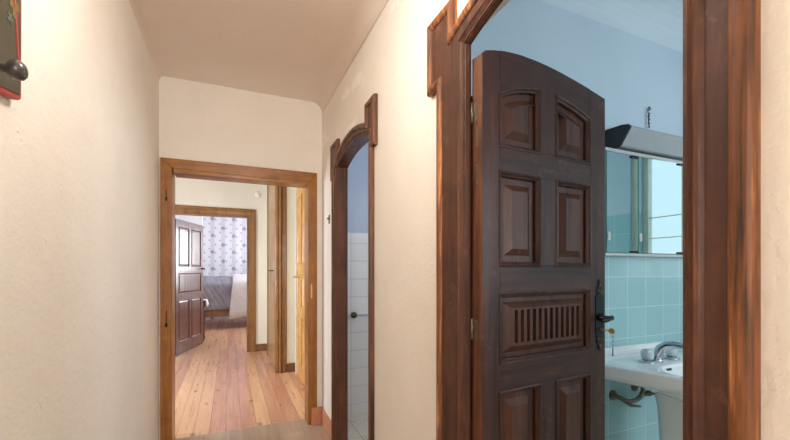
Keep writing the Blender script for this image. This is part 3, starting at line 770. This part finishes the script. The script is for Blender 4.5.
obj('pipe', MB().tube([(0, 0, 0), (0, -.028, 0), (.018, -.045, -.010), (.05, -.050, -.026), (.095, -.050, -.038), (.15, -.050, -.036), (.195, -.050, -.018), (.215, -.050, .010), (.22, -.050, .10)], .0145, 14), M['pipe'], sv)
obj('stub', MB().tube([(.03, -.048, -.020), (.085, -.062, -.058), (.160, -.070, -.072)], [.011, .010, .007], 12), M['pipe'], sv)
v = obj('valve', MB().tube([(.215, -.050, .0), (.25, -.062, -.002), (.262, -.066, -.004), (.264, -.067, -.004), (.325, -.088, -.014)], [.018, .018, .018, .009, .007], 12), M['oldbrass'], sv)
obj('valve_handle', MB().tube([(.318, -.086, .012), (.332, -.090, -.040)], .0065, 8), M['oldbrass'], v)
obj('flange', MB().lathe([(.032, 0), (.030, .010), (.016, .016), (0, .016)], (.205, 0, .030), (0, -1, 0)), M['steel'], sv)

# ------------------------------------------------------------------ the open arched door leaf
d1 = thing('door_1', 'dark walnut arched door with seven carved panels standing open into the bathroom', 'door', (.785, 1.065, 0), math.radians(4.85), kind='structure')
TH = .052; W = .676
def topz(x):   # leaf's arched head
    P = [(0, 2.106), (.012, 2.119), (.05, 2.130), (.08, 2.136), (.13, 2.143), (.18, 2.147), (.254, 2.147), (.33, 2.143), (.392, 2.137), (.48, 2.126), (.574, 2.112), (.676, 2.094)]
    for (a, b), (c, e) in zip(P, P[1:]):
        if a <= x <= c: return b + (e - b) * (x - a) / (c - a)
    return P[-1][1]
def archz(x):
    P = [(.08, 1.985), (.13, 2.008), (.18, 2.025), (.23, 2.035), (.28, 2.041), (.33, 2.043), (.375, 2.038), (.43, 2.030), (.48, 2.019), (.53, 2.005), (.576, 1.988)]
    for (a, b), (c, e) in zip(P, P[1:]):
        if a <= x <= c: return b + (e - b) * (x - a) / (c - a)
    return P[-1][1]
S1, S2, S3, S4 = .082, .280, .374, .575
lin_ = lambda a, b, n: [a + (b - a) * i / n for i in range(n + 1)]
ly = lambda q, a: (q[0], a, q[1])
obj('stile', MB().prism([(0, .012), (S1, .012)] + [(x, topz(x)) for x in lin_(S1, 0, 5)], 0, TH, ly), M['leaf'], d1, bevel=.003)
obj('stile', MB().prism([(S4, .012), (W, .012)] + [(x, topz(x)) for x in lin_(W, S4, 4)], 0, TH, ly), M['leaf'], d1, bevel=.003)
tr_ = [(x, archz(x)) for x in lin_(S1, S2, 8)] + [(x, archz(x)) for x in lin_(S3, S4, 8)] + [(x, topz(x)) for x in lin_(S4, S1, 16)]
obj('rail', MB().prism(tr_, .0005, TH - .0005, ly), M['leafx'], d1)
for za, zb in ((1.712, 1.806), (1.283, 1.385), (.938, 1.042), (.012, .22)):
    obj('rail', MB().box(S1, S4, .0005, TH - .0005, za, zb), M['leafx'], d1, bevel=.001)
obj('mullion', MB().prism([(S2, 1.806), (S3, 1.806)] + [(x, archz(x)) for x in lin_(S3, S2, 4)], .0, TH, ly), M['leaf'], d1, bevel=.001)
obj('mullion', MB().box(S2, S3, 0, TH, 1.385, 1.712), M['leaf'], d1, bevel=.001)
obj('mullion', MB().box(S2, S3, 0, TH, .22, .938), M['leaf'], d1, bevel=.001)
raised(d1, [(S1, 1.806), (S2, 1.806)] + [(x, archz(x)) for x in lin_(S2, S1, 8)], M['panel'], M['mould'], TH)
raised(d1, [(S3, 1.806), (S4, 1.806)] + [(x, archz(x)) for x in lin_(S4, S3, 8)], M['panel'], M['mould'], TH)
for xa, xb in ((S1, S2), (S3, S4)):
    raised(d1, [(xa, 1.385), (xb, 1.385), (xb, 1.712), (xa, 1.712)], M['panel'], M['mould'], TH)
    raised(d1, [(xa, .22), (xb, .22), (xb, .938), (xa, .938)], M['panel'], M['mould'], TH)
raised(d1, [(S1, 1.042), (S4, 1.042), (S4, 1.283), (S1, 1.283)], M['panel'], M['mould'], TH, .030, .052, flutes=(.163, .503, 1.105, 1.224, 12, .0165))
# iron lock plate, lever
pl = [(.632, 1.330), (.638, 1.318), (.634, 1.308), (.646, 1.296), (.650, 1.280), (.642, 1.268), (.652, 1.262), (.652, 1.098), (.642, 1.092), (.650, 1.080), (.646, 1.064), (.634, 1.052), (.638, 1.042), (.632, 1.030)]
pl = [(.632 + (x - .632) * 1.2, z) for x, z in pl]
pl = pl + [(1.264 - x, z) for x, z in pl[-2:0:-1]]
plate = obj('lock_plate', MB().prism(pl, -.004, 0, ly), M['iron'], d1, bevel=.001)
rv = MB()
for z in (1.307, 1.28, 1.08, 1.053):
    rv.lathe([(.006, 0), (.005, .003), (0, .004)], (.632 + (.008 if z in (1.28, 1.08) else 0), -.004, z), (0, -1, 0), 8)
    if z in (1.28, 1.08): rv.lathe([(.006, 0), (.005, .003), (0, .004)], (.624, -.004, z), (0, -1, 0), 8)
obj('rivet', rv, M['oldbrass'], plate)
obj('handle', MB().lathe([(.016, 0), (.015, .012), (.009, .016), (.009, .05)], (.632, -.004, 1.172), (0, -1, 0), 14)
    .tube([(.645, -.052, 1.173), (.632, -.056, 1.174), (.615, -.056, 1.172), (.600, -.055, 1.169), (.580, -.053, 1.166), (.566, -.052, 1.168)], [.006, .0105, .0085, .0115, .009, .005], 12), M['iron'], d1)
for z in (1.917, 1.162):
    obj('hinge', MB().tube([(-.005, .047, z - .036), (-.005, .047, z + .036)], .005, 10).box(-.0015, 0.0, .022, .046, z - .034, z + .034), M['steel'], d1)
mo = MB()
for z in (1.83, 1.70): mo.box(-.0012, 0, .020, .032, z - .035, z + .035)
M['litedge'] = wood('lit_door_edge', (64, 36, 22), (112, 68, 42), (150, 98, 62), rough=.5)  # corridor light on the hinge edge, painted as lighter wood
obj('hinge_edge', MB().box(-.0008, .004, .002, TH - .002, .014, 2.106), M['litedge'], d1)
obj('edge_plate', mo, M['steel'], d1)
# key in the lock: a thing of its own
def key():
    ca, sa = math.cos(math.radians(4.85)), math.sin(math.radians(4.85))
    P = lambda x, y, z: (.785 + x * ca - y * sa, 1.065 + x * sa + y * ca, z)
    t = thing('key', 'small brass key in the black lock plate with a green tag hanging', 'key', P(.632, -.004, 1.121))
    o0 = Vector(P(.632, -.004, 1.121))
    q = lambda x, y, z: tuple(Vector(P(x, y, z)) - o0)
    bowp = [(-.044 - .011 + .0135 * math.cos(a), 1.121 + .0115 * math.sin(a)) for a in [2 * PI * i / 20 for i in range(20)]]
    obj('blade', MB().tube([q(.632, -.001, 1.121), q(.632, -.044, 1.121)], .003, 8), M['brass'], t)
    obj('bow', MB().prism([(y, z) for y, z in bowp], .6305, .6335, lambda s, a: q(a, s[0], s[1])), M['brass'], t)
    ring = [q(.632 + .006 * math.sin(a), -.060, 1.106 + .010 * math.cos(a)) for a in [2 * PI * i / 16 for i in range(17)]]
    obj('key_ring', MB().tube(ring, .0012, 6, False), M['chrome'], t)
    ch = MB()
    for i in range(4):
        zc = 1.092 - .010 * i
        ch.tube([q(.632 + .004 * math.sin(a) * (i % 2), -.060 + .004 * math.sin(a) * ((i + 1) % 2), zc + .007 * math.cos(a)) for a in [2 * PI * k / 12 for k in range(13)]], .001, 5, False)
    obj('chain', ch, M['chrome'], t)
    obj('green_tag', MB().tube([q(.632, -.060, 1.056), q(.632, -.060, 1.020)], .0022, 8), M['green'], t)
key()

# ------------------------------------------------------------------ painted coat rack on the left wall
def rackmat():
    t = NT('painted_olive_board'); v = t.coord()
    return t.fin(t.ramp(t.noise(v, 9, 4), [(.3, lin((60, 55, 42))), (.7, lin((78, 72, 56)))]), .5)
M['olive'] = rackmat()
M['mot_y'] = plain('painted_yellow_leaf', (104, 100, 48), .6); M['mot_b'] = plain('painted_grey_flower', (84, 90, 84), .6)
rk = thing('coat_rack', 'dark painted coat rack board with red edge and round wooden peg on the left wall', 'coat rack', (XL, 1.022, 1.78))
# outline (y, z) relative to the origin: clipped lower corner, rounded
ol = [(.225, .36), (.222, .02), (.218, .012), (.210, .008), (.10, -.012), (-.10, -.012), (-.210, .008), (-.222, .02), (-.225, .36), (-.20, .40), (.20, .40)]
kx = lambda q, a: (a, q[0], q[1])
obj('board', MB().prism(ol, 0, .022, kx), M['red'], rk, bevel=.003)
obj('painted_field', MB().prism(inset(ol, .013), .0222, .0245, kx), M['olive'], rk)
def strip(pts, w):
    return MB().sweep(pts, [(-w / 2, .0246), (-w / 2, .0262), (w / 2, .0262), (w / 2, .0246)], kx)
obj('red_line', strip([(.17, .30), (.188, .18), (.205, .06)], .008), M['red'], rk)
obj('red_line', strip([(.05, .02), (.14, .060), (.205, .085)], .006), M['red'], rk)
lv = MB()
for (cy, cz, r, n) in ((.178, .205, .014, 7), (.164, .222, .012, 6), (.192, .226, .011, 6)):
    lv.prism([(cy + r * (.7 + .3 * math.cos(3 * a)) * math.cos(a), cz + r * math.sin(a)) for a in [2 * PI * i / 14 for i in range(14)]], .0246, .026, kx)
obj('painted_leaf', lv, M['mot_y'], rk)
obj('painted_flower', MB().prism([(.160 + .015 * math.cos(a) * (.75 + .25 * math.cos(5 * a)), .182 + .015 * math.sin(a) * (.75 + .25 * math.cos(5 * a))) for a in [2 * PI * i / 30 for i in range(30)]], .0246, .0262, kx), M['mot_b'], rk)
M['peg'] = plain('dark_turned_peg', (62, 58, 56), .3, coat=.3, var=.15)
for yy in (.056, -.15):
    obj('peg', MB().lathe([(.012, .024), (.010, .03), (.0085, .046), (.009, .058), (.012, .063), (.0185, .069), (.0208, .077), (.0198, .086), (.014, .092), (.006, .095), (0, .0955)], (0, yy, .020), (1, 0, 0), 24), M['peg'], rk)

# ------------------------------------------------------------------ ceiling lamp of the corridor
cl = thing('ceiling_lamp', 'round opal glass corridor ceiling lamp above the doorway, out of view', 'lamp', (.13, 1.12, HC))
obj('ceiling_rose', MB().lathe([(.06, -.03), (.055, -.008), (.05, 0), (0, 0)], (0, 0, 0)), M['plastic'], cl)
obj('rod', MB().tube([(0, 0, -.03), (0, 0, -.32)], .006), M['brass'], cl)
obj('holder', MB().lathe([(.02, -.32), (.035, -.325), (.035, -.36), (0, -.36)], (0, 0, 0)), M['brass'], cl)
obj('glass_globe', MB().lathe([(.03, -.358)] + [(.10 * math.sin(a), -.45 + .10 * math.cos(a)) for a in [.3 + (PI - .3) * i / 14 for i in range(15)]], (0, 0, 0), n=32), M['opal'], cl)
def light(name, typ, loc, energy, col, rot=(0, 0, 0), **kw):
    d = bpy.data.lights.new(name, typ); d.energy = energy; d.color = col
    for k, v in kw.items(): setattr(d, k, v)
    o = bpy.data.objects.new(name, d); COL.objects.link(o); o.location = loc; o.rotation_euler = rot
    return o
light('corridor_bulb', 'POINT', (.13, 1.12, HC - .45), 31, (1.0, .955, .90), shadow_soft_size=.085)
light('corridor_fill', 'AREA', (.13, -2.3, 1.75), 80, (1.0, .97, .93), (PI / 2, 0, 0), shape='RECTANGLE', size=1.2, size_y=1.5)  # fill light added behind the viewer to even out the corridor
light('mirror_fill', 'AREA', (3.7, 1.02, 1.85), 2.2, (.80, .94, 1.0), (0, PI / 2, 0), shape='RECTANGLE', size=1.4, size_y=1.0)  # light added outside the end wall, there to show bright in the mirror
# daylight through the windows
light('washroom_daylight', 'AREA', (2.62, 2.55, 2.12), 30, (.86, .93, 1.0), (0, PI / 2, 0), shape='RECTANGLE', size=.75, size_y=.7)
light('hall_daylight', 'AREA', (-2.42, 4.8, 1.45), 128, (.82, .91, 1.0), (0, -PI / 2, 0), shape='RECTANGLE', size=1.3, size_y=1.4)
light('bedroom_daylight', 'AREA', (2.75, 10.0, 1.7), 190, (.92, .96, 1.0), (0, PI / 2, 0), shape='RECTANGLE', size=1.6, size_y=2.0)
light('bathroom_daylight', 'AREA', (2.6, -1.25, 1.7), 50, (.80, .91, .97), (-PI / 2, 0, PI), shape='RECTANGLE', size=1.4, size_y=1.4)
w = bpy.data.worlds.new('sky'); SC.world = w; w.use_nodes = True
w.node_tree.nodes['Background'].inputs[0].default_value = (.72, .86, 1, 1); w.node_tree.nodes['Background'].inputs[1].default_value = 1.0

# ------------------------------------------------------------------ camera
cd = bpy.data.cameras.new('camera'); cam = bpy.data.objects.new('camera', cd); COL.objects.link(cam)
cam.location = (0, 0, 1.3685); cam.rotation_euler = (PI / 2, 0, -math.atan(165 / 380))
cd.sensor_width = 36; cd.sensor_fit = 'HORIZONTAL'; cd.lens = 380 / 790 * 36; cd.shift_y = 50 / 790
cd.clip_start = .01
SC.camera = cam
SC.view_settings.view_transform = 'Standard'; SC.view_settings.look = 'None'; SC.view_settings.gamma = 1
SC.view_settings.exposure = 0.0
SC.cycles.max_bounces = 12; SC.cycles.diffuse_bounces = 8
SC.cycles.sample_clamp_indirect = 6
